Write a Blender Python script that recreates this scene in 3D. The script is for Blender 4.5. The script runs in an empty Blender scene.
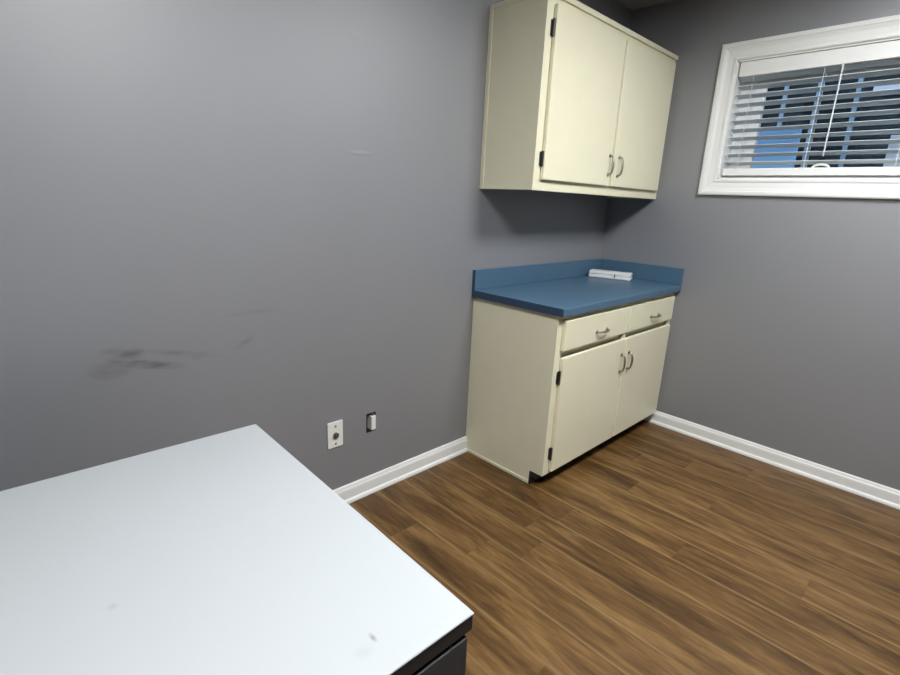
import bpy, bmesh, math, random
from mathutils import Vector, Matrix, noise
random.seed(4)
S = bpy.context.scene
COL = S.collection
PI = math.pi

# ------------------------------------------------------------------ materials
def srgb(r, g, b):
    def f(c):
        c /= 255.0
        return c / 12.92 if c <= .04045 else ((c + .055) / 1.055) ** 2.4
    return (f(r), f(g), f(b), 1)

def new_mat(name):
    m = bpy.data.materials.new(name)
    m.use_nodes = True
    nt = m.node_tree
    b = nt.nodes['Principled BSDF']
    return m, nt, b

def N(nt, kind, **kw):
    n = nt.nodes.new(kind)
    for k, v in kw.items():
        setattr(n, k, v)
    return n

def math_node(nt, op, a, b=None, c=None, clamp=False):
    n = N(nt, 'ShaderNodeMath', operation=op, use_clamp=clamp)
    for i, v in enumerate((a, b, c)):
        if v is None:
            continue
        if isinstance(v, (int, float)):
            n.inputs[i].default_value = v
        else:
            nt.links.new(v, n.inputs[i])
    return n.outputs[0]

def mix_col(nt, fac, a, b, blend='MIX'):
    n = N(nt, 'ShaderNodeMix', data_type='RGBA', blend_type=blend)
    for i, v in ((0, fac), (6, a), (7, b)):
        if isinstance(v, (int, float)):
            n.inputs[i].default_value = v
        elif isinstance(v, tuple):
            n.inputs[i].default_value = v
        else:
            nt.links.new(v, n.inputs[i])
    return n.outputs[2]

def plain(name, col, rough=.5, metal=0, mottling=.06, scale=6, bump=0, bscale=120, spec=.5, coat=0):
    """painted / plastic / metal surface with a faint procedural unevenness"""
    m, nt, b = new_mat(name)
    tc = N(nt, 'ShaderNodeTexCoord')
    nz = N(nt, 'ShaderNodeTexNoise')
    nz.inputs['Scale'].default_value = scale
    nz.inputs['Detail'].default_value = 4
    nt.links.new(tc.outputs['Object'], nz.inputs['Vector'])
    lo = tuple(c * (1 - mottling) for c in col[:3]) + (1,)
    hi = tuple(min(1, c * (1 + mottling)) for c in col[:3]) + (1,)
    nt.links.new(mix_col(nt, nz.outputs['Fac'], lo, hi), b.inputs['Base Color'])
    b.inputs['Roughness'].default_value = rough
    b.inputs['Metallic'].default_value = metal
    b.inputs['Specular IOR Level'].default_value = spec
    b.inputs['Coat Weight'].default_value = coat
    if bump:
        n2 = N(nt, 'ShaderNodeTexNoise')
        n2.inputs['Scale'].default_value = bscale
        nt.links.new(tc.outputs['Object'], n2.inputs['Vector'])
        bp = N(nt, 'ShaderNodeBump')
        bp.inputs['Strength'].default_value = bump
        bp.inputs['Distance'].default_value = .002
        nt.links.new(n2.outputs['Fac'], bp.inputs['Height'])
        nt.links.new(bp.outputs['Normal'], b.inputs['Normal'])
    return m

WALL_COL = (.213, .216, .229, 1)

def wall_material(name, marks=False):
    m, nt, b = new_mat(name)
    tc = N(nt, 'ShaderNodeTexCoord')
    P = tc.outputs['Object']
    n1 = N(nt, 'ShaderNodeTexNoise')
    n1.inputs['Scale'].default_value = 2.2
    n1.inputs['Detail'].default_value = 3
    nt.links.new(P, n1.inputs['Vector'])
    c = mix_col(nt, n1.outputs['Fac'], tuple(x * .96 for x in WALL_COL[:3]) + (1,), tuple(x * 1.04 for x in WALL_COL[:3]) + (1,))
    height = None
    n2 = N(nt, 'ShaderNodeTexNoise')
    n2.inputs['Scale'].default_value = 140
    nt.links.new(P, n2.inputs['Vector'])
    height = math_node(nt, 'MULTIPLY', n2.outputs['Fac'], .25)
    if marks:
        sep = N(nt, 'ShaderNodeSeparateXYZ')
        nt.links.new(P, sep.inputs[0])
        X, Z = sep.outputs[0], sep.outputs[2]
        nn = N(nt, 'ShaderNodeTexNoise')
        nn.inputs['Scale'].default_value = 9
        nn.inputs['Detail'].default_value = 5
        mp = N(nt, 'ShaderNodeMapping')
        mp.inputs['Scale'].default_value = (1.4, 1, 5)
        nt.links.new(P, mp.inputs['Vector'])
        nt.links.new(mp.outputs[0], nn.inputs['Vector'])

        def ellipse(cx, cz, rx, rz, ang):
            ca, sa = math.cos(ang), math.sin(ang)
            dx = math_node(nt, 'SUBTRACT', X, cx)
            dz = math_node(nt, 'SUBTRACT', Z, cz)
            u = math_node(nt, 'ADD', math_node(nt, 'MULTIPLY', dx, ca / rx), math_node(nt, 'MULTIPLY', dz, sa / rx))
            w = math_node(nt, 'ADD', math_node(nt, 'MULTIPLY', dx, -sa / rz), math_node(nt, 'MULTIPLY', dz, ca / rz))
            d = math_node(nt, 'ADD', math_node(nt, 'MULTIPLY', u, u), math_node(nt, 'MULTIPLY', w, w))
            return math_node(nt, 'SUBTRACT', 1, d, clamp=True)
        # dark rubbed scuffs
        for cx, cz, rx, rz, an, s, t in ((-2.815, .850, .075, .026, -.25, .8, .36), (-2.775, .848, .035, .020, 0, .8, .25),
                                         (-2.735, .804, .12, .017, -.25, 1.0, .26), (-2.845, .806, .065, .034, -.1, .5, .22),
                                         (-2.64, .825, .15, .012, -.25, .5, .34), (-2.585, .808, .035, .016, .3, .5, .25),
                                         (-2.43, .826, .05, .014, .5, .45, .25), (-2.40, .934, .13, .012, 0, .35, .34)):
            e = ellipse(cx, cz, rx, rz, an)
            k = math_node(nt, 'MULTIPLY', math_node(nt, 'SUBTRACT', nn.outputs['Fac'], t, clamp=True), 3.2, clamp=True)
            f = math_node(nt, 'MULTIPLY', math_node(nt, 'MULTIPLY', e, k), s, clamp=True)
            c = mix_col(nt, f, c, (.085, .083, .085, 1))
        # two filled spots left slightly paler and proud of the paint
        for cx, cz, rx, rz, an in ((-1.950, 1.918, .045, .016, -.1), (-1.935, 1.512, .055, .010, .05)):
            e = ellipse(cx, cz, rx, rz, an)
            c = mix_col(nt, math_node(nt, 'MULTIPLY', e, .07), c, (.42, .42, .43, 1))
            height = math_node(nt, 'ADD', height, math_node(nt, 'MULTIPLY', e, 1.6))
    bp = N(nt, 'ShaderNodeBump')
    bp.inputs['Strength'].default_value = .35
    bp.inputs['Distance'].default_value = .0015
    nt.links.new(height, bp.inputs['Height'])
    nt.links.new(bp.outputs['Normal'], b.inputs['Normal'])
    nt.links.new(c, b.inputs['Base Color'])
    b.inputs['Roughness'].default_value = .52
    b.inputs['IOR'].default_value = 1.72
    b.inputs['Specular IOR Level'].default_value = .9
    return m

def floor_material():
    m, nt, b = new_mat('vinyl_planks')
    L = nt.links.new
    tc = N(nt, 'ShaderNodeTexCoord')
    sep = N(nt, 'ShaderNodeSeparateXYZ')
    L(tc.outputs['Object'], sep.inputs[0])
    X, Y = sep.outputs[0], sep.outputs[1]
    PW, PL = .155, 1.22
    xr = math_node(nt, 'DIVIDE', math_node(nt, 'ADD', X, 1.557 + 40 * PW), PW)
    row = math_node(nt, 'FLOOR', xr)
    fx = math_node(nt, 'FRACT', xr)
    wn = N(nt, 'ShaderNodeTexWhiteNoise', noise_dimensions='1D')
    L(row, wn.inputs['W'])
    yr = math_node(nt, 'ADD', math_node(nt, 'DIVIDE', math_node(nt, 'ADD', Y, 20), PL), math_node(nt, 'MULTIPLY', wn.outputs['Value'], 1.0))
    colm = math_node(nt, 'FLOOR', yr)
    fy = math_node(nt, 'FRACT', yr)
    idv = N(nt, 'ShaderNodeCombineXYZ')
    L(row, idv.inputs[0]); L(colm, idv.inputs[1])
    wr = N(nt, 'ShaderNodeTexWhiteNoise', noise_dimensions='3D')
    L(idv.outputs[0], wr.inputs['Vector'])
    R = wr.outputs['Value']
    # grain: coordinates stretched along the plank, shifted per plank
    gv = N(nt, 'ShaderNodeCombineXYZ')
    L(math_node(nt, 'ADD', math_node(nt, 'MULTIPLY', X, 15), math_node(nt, 'MULTIPLY', R, 37)), gv.inputs[0])
    L(math_node(nt, 'MULTIPLY', Y, 2.3), gv.inputs[1])
    L(math_node(nt, 'MULTIPLY', R, 91), gv.inputs[2])
    g1 = N(nt, 'ShaderNodeTexNoise')
    g1.inputs['Scale'].default_value = 1.0
    g1.inputs['Detail'].default_value = 6
    g1.inputs['Roughness'].default_value = .62
    g1.inputs['Distortion'].default_value = .6
    L(gv.outputs[0], g1.inputs['Vector'])
    gv2 = N(nt, 'ShaderNodeCombineXYZ')
    L(math_node(nt, 'ADD', math_node(nt, 'MULTIPLY', X, 90), math_node(nt, 'MULTIPLY', R, 17)), gv2.inputs[0])
    L(math_node(nt, 'MULTIPLY', Y, 9), gv2.inputs[1])
    L(math_node(nt, 'MULTIPLY', R, 11), gv2.inputs[2])
    g2 = N(nt, 'ShaderNodeTexNoise')
    g2.inputs['Scale'].default_value = 1.0
    g2.inputs['Detail'].default_value = 4
    L(gv2.outputs[0], g2.inputs['Vector'])
    t = math_node(nt, 'ADD', math_node(nt, 'MULTIPLY', g1.outputs['Fac'], 1.15), math_node(nt, 'MULTIPLY', g2.outputs['Fac'], .46))
    t = math_node(nt, 'ADD', t, math_node(nt, 'MULTIPLY', math_node(nt, 'SUBTRACT', R, .5), .15))
    t = math_node(nt, 'SUBTRACT', t, .31, clamp=True)
    ramp = N(nt, 'ShaderNodeValToRGB')
    els = ramp.color_ramp.elements
    els[0].position = .26; els[0].color = FLOOR_COLS[0]
    els[1].position = .78; els[1].color = FLOOR_COLS[3]
    e = els.new(.44); e.color = FLOOR_COLS[1]
    e = els.new(.58); e.color = FLOOR_COLS[2]
    L(t, ramp.inputs[0])
    # seams
    dx = math_node(nt, 'MULTIPLY', math_node(nt, 'MINIMUM', fx, math_node(nt, 'SUBTRACT', 1, fx)), PW)
    dy = math_node(nt, 'MULTIPLY', math_node(nt, 'MINIMUM', fy, math_node(nt, 'SUBTRACT', 1, fy)), PL)
    d = math_node(nt, 'MINIMUM', dx, dy)
    seam = math_node(nt, 'SUBTRACT', 1, math_node(nt, 'DIVIDE', d, .004), clamp=True)
    # bevel highlight painted as a paler strip along one long edge of each plank
    pale = math_node(nt, 'MULTIPLY', math_node(nt, 'SUBTRACT', 1, math_node(nt, 'DIVIDE', math_node(nt, 'MULTIPLY', fx, PW), .016), clamp=True), .62)
    c = mix_col(nt, pale, ramp.outputs[0], FLOOR_COLS[4])
    c = mix_col(nt, math_node(nt, 'MULTIPLY', seam, .35), c, FLOOR_COLS[1])
    L(c, b.inputs['Base Color'])
    b.inputs['Roughness'].default_value = .42
    b.inputs['Specular IOR Level'].default_value = .35
    h = math_node(nt, 'SUBTRACT', math_node(nt, 'MULTIPLY', t, .3), seam)
    bp = N(nt, 'ShaderNodeBump')
    bp.inputs['Strength'].default_value = .25
    bp.inputs['Distance'].default_value = .001
    L(h, bp.inputs['Height'])
    L(bp.outputs['Normal'], b.inputs['Normal'])
    return m

FLOOR_COLS = [srgb(64, 43, 20), srgb(92, 66, 34), srgb(112, 83, 47), srgb(133, 103, 63), srgb(152, 123, 82)]

M = {}
M['wall'] = wall_material('grey_wall_paint')
M['wall_marked'] = wall_material('grey_wall_paint_scuffed', True)
M['floor'] = floor_material()
M['ceiling'] = plain('ceiling_paint', (.34, .335, .35, 1), .9)
M['trim'] = plain('white_trim_paint', (.80, .80, .78, 1), .35, mottling=.03)
M['cream'] = plain('cream_cabinet_paint', (.79, .755, .56, 1), .38, mottling=.035, scale=9, bump=.08, bscale=60)
M['dark_gap'] = plain('cabinet_dark_inside', (.09, .08, .06, 1), .8)
M['toe'] = plain('toe_kick_black', (.018, .016, .014, 1), .7)
M['blue'] = plain('blue_laminate', (.068, .138, .212, 1), .38, mottling=.10, scale=160)
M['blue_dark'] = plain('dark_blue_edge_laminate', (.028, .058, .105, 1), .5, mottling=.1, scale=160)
M['nickel'] = plain('satin_nickel', (.37, .34, .27, 1), .36, metal=1)
M['black'] = plain('black_hinge_metal', (.02, .018, .015, 1), .45)
M['white_top'] = plain('white_laminate', (.405, .425, .435, 1), .6, mottling=.02, scale=3, spec=.18)
def rub_marks(m, marks, col):
    nt = m.node_tree
    b = nt.nodes['Principled BSDF']
    tc = N(nt, 'ShaderNodeTexCoord')
    src = b.inputs['Base Color'].links[0].from_socket
    nz = N(nt, 'ShaderNodeTexNoise'); nz.inputs['Scale'].default_value = 70
    nt.links.new(tc.outputs['Object'], nz.inputs['Vector'])
    for c, rad, s in marks:
        mp = N(nt, 'ShaderNodeMapping', vector_type='POINT')
        mp.inputs['Location'].default_value = tuple(-a / r for a, r in zip(c, rad))
        mp.inputs['Scale'].default_value = tuple(1 / r for r in rad)
        nt.links.new(tc.outputs['Object'], mp.inputs['Vector'])
        ln = N(nt, 'ShaderNodeVectorMath', operation='LENGTH')
        nt.links.new(mp.outputs[0], ln.inputs[0])
        e = math_node(nt, 'SUBTRACT', 1, ln.outputs['Value'], clamp=True)
        e = math_node(nt, 'MULTIPLY', math_node(nt, 'MULTIPLY', e, nz.outputs['Fac']), s, clamp=True)
        src = mix_col(nt, e, src, col)
    nt.links.new(src, b.inputs['Base Color'])
rub_marks(M['white_top'], (((-2.756, -1.274, .75), (.005, .012, .02), 1.8), ((-2.778, -1.284, .75), (.018, .014, .02), .35), ((-3.019, -.982, .75), (.010, .010, .02), .6)), (.2, .2, .2, 1))
M['desk_dark'] = plain('dark_desk_laminate', (.040, .040, .044, 1), .6, mottling=.15, scale=30, spec=.3)
M['desk_band'] = plain('dark_desk_edge_band', (.022, .022, .024, 1), .55, spec=.3)
M['plate'] = plain('white_wall_plate_plastic', (.78, .77, .72, 1), .4)
M['jack'] = plain('dark_jack', (.09, .09, .09, 1), .5)
M['box_black'] = plain('black_box_plastic', (.012, .012, .012, 1), .7)
M['blind'] = plain('white_blind_vinyl', (.56, .63, .68, 1), .45, mottling=.02)
M['cord'] = plain('pale_blind_cord', (.70, .72, .74, 1), .7)
M['tray'] = plain('white_plastic', (.74, .76, .75, 1), .4)
M['fixture'] = plain('white_fixture_metal', (.85, .85, .85, 1), .5)
M['blue_board'] = plain('blue_board', (.30, .56, .84, 1), .55, mottling=.15)
M['fence'] = plain('pale_blue_fence_paint', (.30, .43, .50, 1), .6)
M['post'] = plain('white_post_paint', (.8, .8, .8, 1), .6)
M['ground'] = plain('outside_soil', (.06, .05, .04, 1), .9, mottling=.3)
M['hedge'] = plain('dark_leaves', (.005, .011, .013, 1), .8, mottling=.5, scale=20)

def glass():
    m, nt, b = new_mat('window_glass')
    nt.nodes.remove(b)
    out = nt.nodes['Material Output']
    fr = N(nt, 'ShaderNodeFresnel'); fr.inputs[0].default_value = 1.5
    tr = N(nt, 'ShaderNodeBsdfTransparent'); tr.inputs[0].default_value = (.93, .96, .97, 1)
    gl = N(nt, 'ShaderNodeBsdfGlossy'); gl.inputs['Roughness'].default_value = .02
    mx = N(nt, 'ShaderNodeMixShader')
    nt.links.new(fr.outputs[0], mx.inputs[0]); nt.links.new(tr.outputs[0], mx.inputs[1]); nt.links.new(gl.outputs[0], mx.inputs[2])
    nt.links.new(mx.outputs[0], out.inputs[0])
    return m
M['glass'] = glass()

def lamp_mat(name, col, strength):
    m, nt, b = new_mat(name)
    b.inputs['Base Color'].default_value = (.8, .8, .8, 1)
    b.inputs['Emission Color'].default_value = col
    b.inputs['Emission Strength'].default_value = strength
    return m
M['diffuser'] = lamp_mat('lit_lamp_diffuser', (.96, .985, 1.0, 1), 24.0)
M['diffuser_bright'] = lamp_mat('brighter_lit_lamp_diffuser', (.97, .985, 1.0, 1), 32.5)

# ------------------------------------------------------------------ mesh helpers
def box(bm, x0, x1, y0, y1, z0, z1, bev=0, seg=2):
    r = bmesh.ops.create_cube(bm, size=1)
    vs = r['verts']
    for v in vs:
        v.co = Vector(((x0 + x1) / 2 + v.co.x * (x1 - x0), (y0 + y1) / 2 + v.co.y * (y1 - y0), (z0 + z1) / 2 + v.co.z * (z1 - z0)))
    if bev:
        es = {e for v in vs for e in v.link_edges}
        bmesh.ops.bevel(bm, geom=list(es), offset=bev, segments=seg, affect='EDGES', profile=.6)
    return bm

def prism(bm, pts, a, b, axis):
    """extrude a 2-D outline between a and b along axis ('x' -> pts are (y,z); 'y' -> (x,z))"""
    def P(p, t):
        return Vector((t, p[0], p[1])) if axis == 'x' else Vector((p[0], t, p[1]))
    A = [bm.verts.new(P(p, a)) for p in pts]
    B = [bm.verts.new(P(p, b)) for p in pts]
    n = len(pts)
    bm.faces.new(A); bm.faces.new(B[::-1])
    for i in range(n):
        bm.faces.new((A[i], B[i], B[(i + 1) % n], A[(i + 1) % n]))
    return bm

def tube(bm, path, r, n=10):
    rings = []
    path = [Vector(p) for p in path]
    for i, p in enumerate(path):
        t = (path[min(i + 1, len(path) - 1)] - path[max(i - 1, 0)]).normalized()
        a = t.orthogonal().normalized() if i == 0 else (rings_u - t * rings_u.dot(t)).normalized()
        rings_u = a
        b = t.cross(a)
        rr = r[i] if isinstance(r, (list, tuple)) else r
        rings.append([bm.verts.new(p + a * rr * math.cos(2 * PI * k / n) + b * rr * math.sin(2 * PI * k / n)) for k in range(n)])
    for A, B in zip(rings, rings[1:]):
        for k in range(n):
            bm.faces.new((A[k], A[(k + 1) % n], B[(k + 1) % n], B[k]))
    bm.faces.new(rings[0][::-1]); bm.faces.new(rings[-1])
    return bm

def cyl(bm, c, axis, r, h, n=20):
    a = Vector(axis).normalized() * h / 2
    return tube(bm, [Vector(c) - a, Vector(c) + a], r, n)

def obj(name, bm, mat, parent=None, smooth=False):
    bmesh.ops.recalc_face_normals(bm, faces=bm.faces)
    me = bpy.data.meshes.new(name)
    bm.to_mesh(me); bm.free()
    me.materials.append(M[mat] if isinstance(mat, str) else mat)
    if smooth:
        for p in me.polygons:
            p.use_smooth = True
    o = bpy.data.objects.new(name, me)
    COL.objects.link(o)
    if parent:
        o.parent = parent
        # meshes are modelled in room coordinates; only the Empty at a thing's base carries an offset
        o.matrix_parent_inverse = Matrix.Translation(-parent.location)
    return o

def nb():
    return bmesh.new()

def thing(name, label, cat, loc, group=None):
    o = bpy.data.objects.new(name, None)
    COL.objects.link(o)
    o.location = loc
    o.empty_display_size = .1
    o['label'] = label; o['category'] = cat
    if group:
        o['group'] = group
    return o

def tag(o, label, cat, group=None):
    o['label'] = label; o['category'] = cat
    if group:
        o['group'] = group
    return o

def struct(name, bm, mat, parent=None, smooth=False):
    o = obj(name, bm, mat, parent, smooth)
    if not parent:
        o['kind'] = 'structure'
    return o

# ------------------------------------------------------------------ room shell
XL, YB, ZC, T = -5.6, -4.6, 2.492, .16     # far ends of the room, ceiling height, wall thickness
WY0, WY1, WZ0, WZ1 = -1.90, -.650, 1.530, 2.128   # window opening in wall_right
bm = nb(); box(bm, XL - T, T, YB - T, T, -.1, 0); struct('floor', bm, 'floor')
bm = nb(); box(bm, XL - T, T, YB - T, T, ZC, ZC + .1); struct('ceiling', bm, 'ceiling')

# wall_left: a hole for the open electrical box
HX0, HX1, HZ0, HZ1 = -1.908, -1.858, .310, .402
bm = nb()
box(bm, XL - T, HX0, 0, T, 0, ZC); box(bm, HX1, T, 0, T, 0, ZC)
box(bm, HX0, HX1, 0, T, 0, HZ0); box(bm, HX0, HX1, 0, T, HZ1, ZC)
box(bm, HX0, HX1, T * .7, T, HZ0, HZ1)
struct('wall_left', bm, 'wall_marked')
# wall_right: the window opening
bm = nb()
box(bm, 0, T, YB - T, WY0, 0, ZC); box(bm, 0, T, WY1, 0, 0, ZC)
box(bm, 0, T, WY0, WY1, 0, WZ0); box(bm, 0, T, WY0, WY1, WZ1, ZC)
struct('wall_right', bm, 'wall')
bm = nb(); box(bm, XL - T, XL, YB - T, 0, 0, ZC); struct('wall_far_left', bm, 'wall')
bm = nb(); box(bm, XL, 0, YB - T, YB, 0, ZC); struct('wall_back', bm, 'wall')

W, D, U = 1.2424, .5225, .3162     # cabinet width, base depth, wall cabinet depth

# baseboards: moulded board with a rounded shoe at the floor
prof = [(0, 0), (.024, 0), (.0235, .008), (.020, .015), (.014, .0185), (.0135, .0190), (.0135, .058), (.0125, .066), (.009, .072), (.0075, .079), (.005, .084), (0, .085)]
bm = nb(); prism(bm, [(-a, z) for a, z in prof], XL, -W, 'x'); struct('baseboard_left', bm, 'trim')
bm = nb(); prism(bm, [(-a, z) for a, z in prof], YB, -D + .085, 'y'); struct('baseboard_right', bm, 'trim')
bm = nb(); prism(bm, [(YB + a, z) for a, z in prof], XL + .024, -.024, 'x'); struct('baseboard_back', bm, 'trim')
bm = nb(); prism(bm, [(XL + a, z) for a, z in prof], YB + .024, -.024, 'y'); struct('baseboard_far_left', bm, 'trim')

# ------------------------------------------------------------------ window
win = bpy.data.objects.new('window_1', None); COL.objects.link(win)
win.location = (0, (WY0 + WY1) / 2, WZ0); win['kind'] = 'structure'
CW = .086
cas = [(0, -.0), (-.009, 0), (-.013, .004), (-.013, .014), (-.009, .018), (-.012, .046), (-.017, .058), (-.0175, .062), (-.022, .066), (-.022, .080), (-.018, .086), (0, .086)]  # (x, distance from the opening)
def frame_loop(bm, prof2, y0, y1, z0, z1):
    """mitred picture-frame moulding; prof2 = (x, outward distance)"""
    rings = []
    for sy, sz, cy, cz in ((-1, -1, y0, z0), (1, -1, y1, z0), (1, 1, y1, z1), (-1, 1, y0, z1)):
        rings.append([bm.verts.new(Vector((x, cy + sy * d, cz + sz * d))) for x, d in prof2])
    n = len(prof2)
    for i in range(4):
        A, B = rings[i], rings[(i + 1) % 4]
        for k in range(n):
            bm.faces.new((A[k], B[k], B[(k + 1) % n], A[(k + 1) % n]))
bm = nb(); frame_loop(bm, cas, WY0, WY1, WZ0, WZ1)
struct('casing', bm, 'trim', win)
bm = nb()   # jamb lining of the opening
jt = .008
box(bm, -.002, T, WY1 - jt, WY1, WZ0, WZ1); box(bm, -.002, T, WY0, WY0 + jt, WZ0, WZ1)
box(bm, -.002, T, WY0, WY1, WZ1 - jt, WZ1); box(bm, -.002, T, WY0, WY1, WZ0, WZ0 + jt)
struct('jamb', bm, 'trim', win)
bm = nb()
y0, y1, z0, z1 = WY0 + jt, WY1 - jt, WZ0 + jt, WZ1 - jt
fw = .070
box(bm, .105, .145, y1 - .118, y1, z0, z1, .003); box(bm, .105, .145, y0, y0 + fw, z0, z1, .003)
box(bm, .105, .145, y0 + fw, y1 - .118, z1 - .115, z1, .003); box(bm, .105, .145, y0 + fw, y1 - .118, z0, z0 + .045, .003)
struct('sash_frame', bm, 'trim', win)
bm = nb(); box(bm, .122, .127, y0 + fw, y1 - .118, z0 + .045, z1 - .115); struct('glass_pane', bm, 'glass', win)
bm = nb(); box(bm, .098, .106, -1.05, -.99, z0 + .034, z0 + .052, .003); box(bm, .088, .100, -1.035, -1.005, z0 + .046, z0 + .056, .003)
struct('sash_lock', bm, 'trim', win)

# blind hanging in the opening
bl = thing('window_blind', 'white horizontal slat blind lowered and open inside the window', 'blind', (.045, (y0 + y1) / 2, z1))
by0, by1 = y0 + .006, y1 - .006
bm = nb(); box(bm, .006, .020, by0, by1, z1 - .072, z1 - .001, .004); obj('valance', bm, 'trim', bl)
bm = nb(); box(bm, .022, .068, by0, by1, z1 - .045, z1 - .001, .002); obj('head_rail', bm, 'blind', bl)
bm = nb()
sz0, sz1, ns = z0 + .078, z1 - .078, 11
tilt = math.radians(15)
for i in range(ns):
    z = sz0 + (sz1 - sz0) * i / (ns - 1)
    rows = []
    for k in range(7):           # a gently crowned slat
        s = (k / 6 - .5)
        x = .045 + s * .050 * math.cos(tilt)
        zz = z - s * .050 * math.sin(tilt) + .0025 * (1 - 4 * s * s)
        rows.append((x, zz))
    out = rows + [(x, zz - .0026) for x, zz in rows[::-1]]
    prism(bm, out, by0, by1, 'y')
obj('slats', bm, 'blind', bl)
bm = nb(); box(bm, .020, .070, by0, by1, z0 + .012, z0 + .050, .006, 3); obj('bottom_rail', bm, 'trim', bl)
bm = nb(); tube(bm, [(.030, -1.115 + .034 * math.cos(PI * k / 8), z0 + .048 + .016 * math.sin(PI * k / 8)) for k in range(9)], .006, 8); obj('cord_loop', bm, 'trim', bl)
for yy in (-.735, -1.045, -1.40, -1.815):
    bm = nb()
    for xx in (.0185, .0715):
        tube(bm, [(xx, yy, z0 + .03), (xx, yy, z1 - .02)], .0016, 6)
    for i in range(ns):
        z = sz0 + (sz1 - sz0) * i / (ns - 1) - .002
        tube(bm, [(.0185, yy, z), (.0715, yy, z)], .0011, 5)
    obj('ladder_cord', bm, 'cord', bl)
bm = nb(); tube(bm, [(.002, -1.118, 2.06), (.000, -1.120, 1.95), (.000, -1.121, 1.64)], .0032, 8)
obj('tilt_wand', bm, 'cord', bl)

# ------------------------------------------------------------------ shared cabinet bits
def pull(name, parent, c, horizontal):
    """arched wire pull with two round feet, standing out along -y"""
    bm = nb()
    L, H = .047, .026
    ax = Vector((1, 0, 0)) if horizontal else Vector((0, 0, 1))
    c = Vector(c)
    pts = []
    for k in range(13):
        a = PI * k / 12
        pts.append(c + ax * (-L * math.cos(a)) + Vector((0, -1, 0)) * (H * math.sin(a) ** .6 if 0 < k < 12 else 0))
    tube(bm, pts, [.0042 + .0016 * math.sin(PI * k / 12) for k in range(13)], 8)
    for s in (-1, 1):
        cyl(bm, c + ax * (s * L) + Vector((0, -.0015, 0)), (0, 1, 0), .009, .005, 14)
    return obj(name, bm, 'nickel', parent, True)

def hinge(parent, x, y, z, side):
    """black surface hinge: leaf on the frame, knuckle beside the door edge"""
    bm = nb()
    a, b_ = (x - .015, x - .002) if side < 0 else (x + .002, x + .015)
    box(bm, a, b_, y - .003, y, z - .030, z + .030, .001)
    xk = x - .0035 if side < 0 else x + .0035
    tube(bm, [(xk, y - .008, z - .033), (xk, y - .008, z + .033)], .0062, 10)
    o = obj('hinge', bm, 'black', parent)
    o['label'] = 'black hinge'
    return o

def slab_front(name, parent, x0, x1, y, z0, z1, th=.020):
    bm = nb(); box(bm, x0, x1, y - th, y, z0, z1, .005, 3)
    return obj(name, bm, 'cream', parent)

# ------------------------------------------------------------------ base cabinet
bc = thing('base_cabinet', 'cream floor cabinet with two drawers over two doors under the blue countertop', 'cabinet', (-W / 2, -D / 2, 0))
TK, TZ = .075, .072
bm = nb()
side_out = [(0, 0), (-D + TK, 0), (-D + TK, TZ), (-D + .019, TZ), (-D + .019, .876), (0, .876)]
prism(bm, side_out, -W, -W + .018, 'x')
sp = obj('side_panel', bm, 'cream', bc)
bm = nb(); prism(bm, side_out, -.020, -.002, 'x'); obj('side_panel', bm, 'cream', bc)
bm = nb()
box(bm, -W + .018, -.020, -.006, -.001, TZ, .876); box(bm, -W + .018, -.020, -D + .02, -.006, TZ, TZ + .018)
box(bm, -W + .018, -.020, -D + .02, -.006, .670, .682)
obj('carcass', bm, 'dark_gap', bc)
bm = nb()
F0, F1 = -D, -D + .019
box(bm, -W, -W + .050, F0, F1, TZ, .876); box(bm, -.050, -.002, F0, F1, TZ, .876)
box(bm, -W + .050, -.050, F0, F1, .840, .876); box(bm, -W + .050, -.620, F0 + .016, F1 + .012, .664, .706); box(bm, -.575, -.050, F0 + .016, F1 + .012, .664, .706); box(bm, -.620, -.575, F0, F1, .664, .706)
box(bm, -W + .050, -.050, F0, F1, TZ, .120)
box(bm, -.620, -.575, F0, F1, .120, .664); box(bm, -.620, -.575, F0, F1, .706, .840)
obj('face_frame', bm, 'cream', bc)
bm = nb(); box(bm, -W - .003, -.020, -D + TK - .010, -D + TK, 0, TZ - .004, .001); box(bm, -W - .003, -W + .05, -D + .030, -D + TK - .010, TZ - .030, TZ - .005, .004); o = obj('toe_kick', bm, 'toe', bc); o['label'] = 'black toe kick'
bm = nb(); box(bm, -W - .006, -W, -D + TK, -.024, 0, .016, .002); obj('shoe_trim', bm, 'cream', bc)
GX = -.597
dl = slab_front('door', bc, -W + .047, GX - .006, F0, .087, .672)
dr = slab_front('door', bc, GX + .006, -.036, F0, .087, .672)
wl = slab_front('drawer', bc, -W + .040, GX - .006, F0, .706, .850)
wr_ = slab_front('drawer', bc, GX + .006, -.034, F0, .706, .850)
pull('handle', dl, (GX - .035, F0 - .020, .540), False)
pull('handle', dr, (GX + .048, F0 - .020, .540), False)
pull('handle', wl, (-.880, F0 - .020, .760), True)
pull('handle', wr_, (-.290, F0 - .020, .760), True)
for z in (.575, .183):
    hinge(bc, -W + .047, F0, z, -1)

# ------------------------------------------------------------------ countertop
ct = thing('countertop', 'blue laminate countertop with raised splash on top of the cream floor cabinet', 'countertop', (-W / 2, -D / 2, .876))
CO = .017
bm = nb(); box(bm, -W - CO, -.001, -D - CO - .018, -.001, .876, .914, .006, 3); obj('top', bm, 'blue', ct)
bm = nb(); box(bm, -W - CO, -.001, -.020, -.001, .914, 1.016, .003); obj('back_splash', bm, 'blue', ct)
bm = nb(); box(bm, -.020, -.001, -D - CO - .018, -.020, .914, 1.016, .003); obj('side_splash', bm, 'blue', ct)

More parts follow.
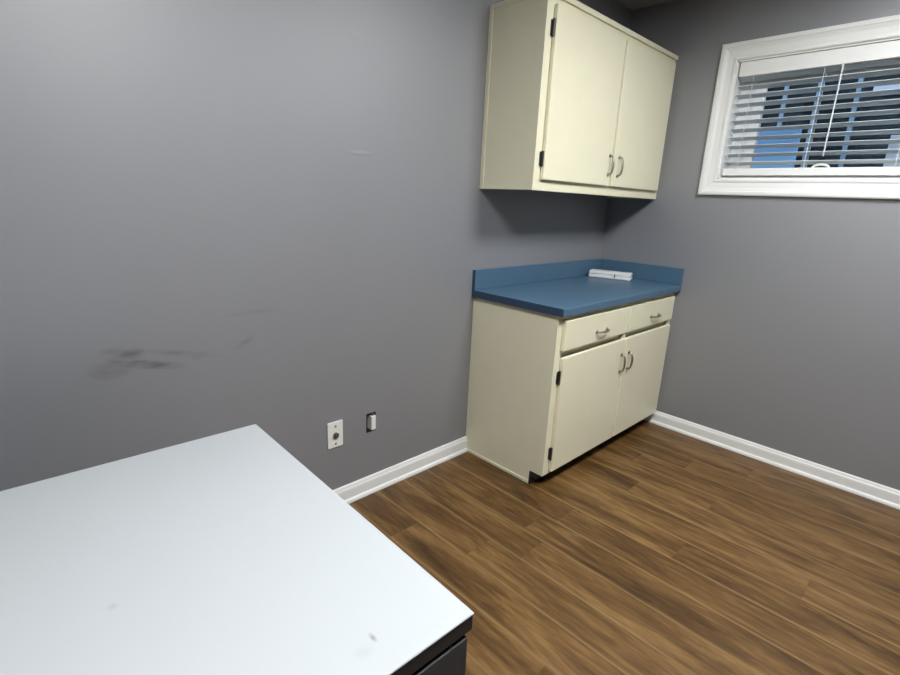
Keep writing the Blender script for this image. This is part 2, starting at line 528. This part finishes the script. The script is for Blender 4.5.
bm = nb()
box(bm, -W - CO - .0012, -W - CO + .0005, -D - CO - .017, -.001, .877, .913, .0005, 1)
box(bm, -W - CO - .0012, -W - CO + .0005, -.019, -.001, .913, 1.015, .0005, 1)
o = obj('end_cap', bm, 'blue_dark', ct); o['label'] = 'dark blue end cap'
# white plastic case in the corner of the countertop
tr = thing('plastic_case', 'small low white plastic case lying in the corner of the blue countertop', 'case', (-.12, -.16, .914))
TRM = Matrix.Translation((-.158, -.166, .9145)) @ Matrix.Rotation(math.radians(-72), 4, 'Z')
def tbox(bm, *a, **k):
    b2 = nb(); box(b2, *a, **k); b2.transform(TRM)
    me = bpy.data.meshes.new('t'); b2.to_mesh(me); b2.free(); bm.from_mesh(me); bpy.data.meshes.remove(me)
bm = nb(); tbox(bm, -.130, .130, -.042, .042, 0, .022, bev=.009, seg=3); obj('base', bm, 'tray', tr)
bm = nb(); tbox(bm, -.128, .128, -.041, .041, .0225, .045, bev=.008, seg=3); obj('lid', bm, 'tray', tr)
bm = nb(); tbox(bm, .030, .037, -.0445, -.040, .010, .032, bev=.001); o = obj('latch', bm, 'jack', tr); o['label'] = 'dark latch'

# ------------------------------------------------------------------ wall cabinet
wc = thing('wall_cabinet', 'cream two-door cabinet hung high on the grey wall in the corner', 'cabinet', (-W / 2, -U / 2, 1.411))
Z0, Z1 = 1.411, 2.197
bm = nb(); box(bm, -W, -W + .018, -U + .019, 0, Z0, Z1); obj('side_panel', bm, 'cream', wc)
bm = nb(); box(bm, -.020, -.002, -U + .019, 0, Z0, Z1); obj('side_panel', bm, 'cream', wc)
bm = nb(); box(bm, -W + .018, -.020, -U + .019, 0, Z0 + .012, Z0 + .030); obj('bottom_panel', bm, 'dark_gap', wc)
bm = nb(); box(bm, -W + .018, -.020, -U + .019, 0, Z1 - .018, Z1); obj('top_panel', bm, 'cream', wc)
bm = nb()
G0, G1 = -U, -U + .019
box(bm, -W, -W + .048, G0, G1, Z0, Z1); box(bm, -.048, -.002, G0, G1, Z0, Z1)
box(bm, -W + .048, -.048, G0, G1, Z1 - .055, Z1); box(bm, -W + .048, -.048, G0, G1, Z0, Z0 + .050)
box(bm, -.630, -.585, G0, G1, Z0 + .050, Z1 - .055)
obj('face_frame', bm, 'cream', wc)
bm = nb()
box(bm, -W - .005, -W, -.022, -.0005, Z0, Z1, .0015); box(bm, -W - .005, -W, -U + .019, -.022, Z1 - .020, Z1, .0015)
box(bm, -W - .003, -W, -U + .019, -.022, Z0, Z0 + .010, .001)
obj('scribe_trim', bm, 'cream', wc)
bm = nb(); box(bm, -W, -.002, G0 - .012, G0, Z1 - .022, Z1, .003); obj('top_trim', bm, 'cream', wc)
GU = -.606
ul = slab_front('door', wc, -W + .047, GU - .009, G0, 1.458, 2.150)
ur = slab_front('door', wc, GU + .009, -.036, G0, 1.458, 2.150)
pull('handle', ul, (GU - .036, G0 - .020, 1.560), False)
pull('handle', ur, (GU + .060, G0 - .020, 1.560), False)
for z in (2.060, 1.545):
    hinge(wc, -W + .047, G0, z, -1)

# ------------------------------------------------------------------ wall plates
wp = thing('wall_plate', 'white plastic jack plate on the grey wall just beyond the desk', 'wall plate', (-2.072, 0, .354))
bm = nb(); box(bm, -2.109, -2.035, -.007, 0, .294, .414, .003, 2); obj('plate', bm, 'plate', wp)
bm = nb(); cyl(bm, (-2.072, -.010, .352), (0, 1, 0), .013, .010, 20); cyl(bm, (-2.072, -.015, .352), (0, 1, 0), .006, .012, 12)
o = obj('jack', bm, 'jack', wp); o['label'] = 'dark round jack'
for z in (.394, .312):
    bm = nb(); cyl(bm, (-2.072, -.0075, z), (0, 1, 0), .0045, .003, 12); obj('screw', bm, 'nickel', wp)

ob = thing('outlet_box', 'open black box with a white insert and no cover plate on the grey wall', 'outlet box', (-1.883, 0, .356))
bm = nb()
x0, x1, z0_, z1_ = HX0, HX1, HZ0, HZ1
box(bm, x0, x0 + .004, -.002, .075, z0_, z1_); box(bm, x1 - .004, x1, -.002, .075, z0_, z1_)
box(bm, x0, x1, -.002, .075, z0_, z0_ + .004); box(bm, x0, x1, -.002, .075, z1_ - .004, z1_)
box(bm, x0, x1, .071, .075, z0_, z1_)
obj('box_shell', bm, 'box_black', ob)
bm = nb(); box(bm, -1.886, -1.862, -.010, .030, .318, .388, .004, 2); o = obj('insert', bm, 'plate', ob); o['label'] = 'white insert'
bm = nb(); box(bm, -1.878, -1.866, -.005, .010, .386, .396, .001); obj('mounting_tab', bm, 'jack', ob)

# ------------------------------------------------------------------ desk
DX0, DX1, DY0, DY1, DZ = -4.15, -2.613, -1.335, -.506, .750
dk = thing('desk', 'white-topped desk with dark sides in the foreground beside the grey wall', 'desk', (DX1, DY1, 0))
bm = nb(); box(bm, DX0, DX1, DY0, DY1, DZ - .004, DZ, .0012, 1); obj('desktop', bm, 'white_top', dk)
bm = nb(); box(bm, DX0 + .001, DX1 - .001, DY0 + .001, DY1 - .001, DZ - .032, DZ - .004, .0015, 1); o = obj('edge_band', bm, 'desk_band', dk); o['label'] = 'dark edge band'
def desk_side(x):
    bm = nb(); box(bm, x, x + .022, DY0 + .010, DY1 - .012, 0, DZ - .032, .001, 1)
    return obj('side_panel', bm, 'desk_dark', dk)
desk_side(DX1 - .030); desk_side(DX0 + .016); desk_side(-3.09)
bm = nb(); box(bm, DX0 + .038, -3.09, DY1 - .060, DY1 - .042, .22, DZ - .032); obj('modesty_panel', bm, 'desk_dark', dk)
bm = nb(); box(bm, -3.068, DX1 - .030, DY1 - .03, DY1 - .014, .02, DZ - .032); box(bm, -3.068, DX1 - .030, DY0 + .05, DY1 - .03, .02, .04)
obj('pedestal_back', bm, 'desk_dark', dk)
for z0_, z1_ in ((.535, .7085), (.345, .525), (.045, .335)):
    bm = nb(); box(bm, -3.088, DX1 - .010, DY0 + .001, DY0 + .0095, z0_, z1_, .002)
    d = obj('drawer', bm, 'desk_dark', dk)
    bm = nb(); box(bm, -2.93, -2.77, DY0 - .022, DY0 - .016, z1_ - .055, z1_ - .045, .002)
    box(bm, -2.93, -2.918, DY0 - .018, DY0 + .001, z1_ - .055, z1_ - .045); box(bm, -2.782, -2.77, DY0 - .018, DY0 + .001, z1_ - .055, z1_ - .045)
    obj('handle', bm, 'nickel', d)

dk.rotation_euler.z = math.radians(-1.3)      # the desk stands a touch askew to the wall

# ------------------------------------------------------------------ ceiling light (recessed troffer)
def troffer(cx, cy, wx, wy, label, lamp='diffuser'):
    t = thing('ceiling_light', label, 'light', (cx, cy, ZC), 'ceiling panel lights')
    bm = nb()
    r = .03
    for a in ((cx - wx / 2 - r, cx - wx / 2, cy - wy / 2 - r, cy + wy / 2 + r), (cx + wx / 2, cx + wx / 2 + r, cy - wy / 2 - r, cy + wy / 2 + r),
              (cx - wx / 2, cx + wx / 2, cy - wy / 2 - r, cy - wy / 2), (cx - wx / 2, cx + wx / 2, cy + wy / 2, cy + wy / 2 + r)):
        box(bm, *a, ZC - .016, ZC - .0005, .002)
    obj('frame', bm, 'fixture', t)
    bm = nb(); box(bm, cx - wx / 2, cx + wx / 2, cy - wy / 2, cy + wy / 2, ZC - .010, ZC - .004)
    obj('diffuser', bm, lamp, t)
troffer(-2.62, -1.66, .56, .56, 'flat square ceiling panel light over the corner of the desk', 'diffuser_bright')
troffer(-1.08, -1.64, .56, .56, 'flat square ceiling panel light over the open floor by the cabinets')

# ------------------------------------------------------------------ outside the window
GZ = 1.20
bm = nb(); box(bm, T, 6, -5, 3, GZ - .1, GZ); g = obj('ground_outside', bm, 'ground'); g['kind'] = 'structure'
o = bm = nb(); box(bm, .80, .83, -.815, .4, GZ, 1.895, .004)
tag(obj('blue_board', bm, 'blue_board'), 'bright blue board standing outside behind the lower left of the blinds', 'board')
fe = thing('fence', 'pale blue open fence outside seen through the blinds', 'fence', (1.6, -.9, GZ))
for yp in (-.903, -1.045, -1.20, -.75):
    yy = -1.739 + (yp + 1.739) * 4.7 / 3.108
    bm = nb(); box(bm, 1.585, 1.615, yy - .013, yy + .013, GZ, 2.5, .003); obj('picket', bm, 'fence', fe)
bm = nb(); box(bm, 1.616, 1.640, -1.2, .2, 1.62, 1.68); box(bm, 1.616, 1.640, -1.2, .2, 2.36, 2.42); obj('rail', bm, 'fence', fe)
bm = nb(); box(bm, .9, .98, -1.33, -1.25, GZ, 1.83, .004)
tag(obj('post', bm, 'post'), 'short white post outside at the right of the window view', 'post')
bm = nb(); box(bm, 1.50, 1.56, -2.2, -1.02, 2.165, 2.25, .004); box(bm, 1.50, 1.56, -2.2, -2.14, GZ, 2.165, .004)  # added board on a leg, standing in for the ceiling panel's reflection in the glass
tag(obj('reflection_board', bm, 'post'), 'white board added outside in place of a ceiling light reflection in the window glass', 'reflection_board')
# dark hedge far behind
bm = nb()
bmesh.ops.create_grid(bm, x_segments=60, y_segments=40, size=1)
for v in bm.verts:
    u, w = v.co.x, v.co.y
    p = Vector((3.2, u * 3.2 - .6, GZ + (w + 1) * 1.25))
    p.x += .35 * noise.noise(p * 2.2) + .12 * noise.noise(p * 7) - .25 * w * w
    v.co = p
fs = bm.faces[:]
ex = bmesh.ops.extrude_face_region(bm, geom=fs)
bmesh.ops.translate(bm, verts=[e for e in ex['geom'] if isinstance(e, bmesh.types.BMVert)], vec=(.6, 0, 0))
tag(obj('hedge', bm, 'hedge'), 'dark hedge outside far behind the window blinds', 'hedge')

# ------------------------------------------------------------------ world: dim overcast evening sky
w = bpy.data.worlds.new('sky'); S.world = w
w.use_nodes = True
nt = w.node_tree
bg = nt.nodes['Background']
bg.inputs[0].default_value = (.55, .72, 1.0, 1)
bg.inputs[1].default_value = 1.2

# ------------------------------------------------------------------ camera
C = Vector((-3.1077, -1.7391, 1.3523)); yaw, pit, rol, f = .7948, -.2686, .0456, 499.62
fwd = Vector((math.cos(yaw) * math.cos(pit), math.sin(yaw) * math.cos(pit), math.sin(pit)))
r = Vector((math.sin(yaw), -math.cos(yaw), 0)); u = r.cross(fwd)
r2 = math.cos(rol) * r + math.sin(rol) * u; u2 = -math.sin(rol) * r + math.cos(rol) * u
cam = bpy.data.objects.new('camera', bpy.data.cameras.new('camera')); COL.objects.link(cam)
mt = Matrix((r2, u2, -fwd)).transposed().to_4x4(); mt.translation = C
cam.matrix_world = mt
cam.data.sensor_width = 36; cam.data.lens = f * 36 / 900; cam.data.clip_start = .02
S.camera = cam
vs = S.view_settings
vs.view_transform = 'Standard'; vs.look = 'None'; vs.gamma = 1; vs.use_curve_mapping = False
vs.exposure = 0.9
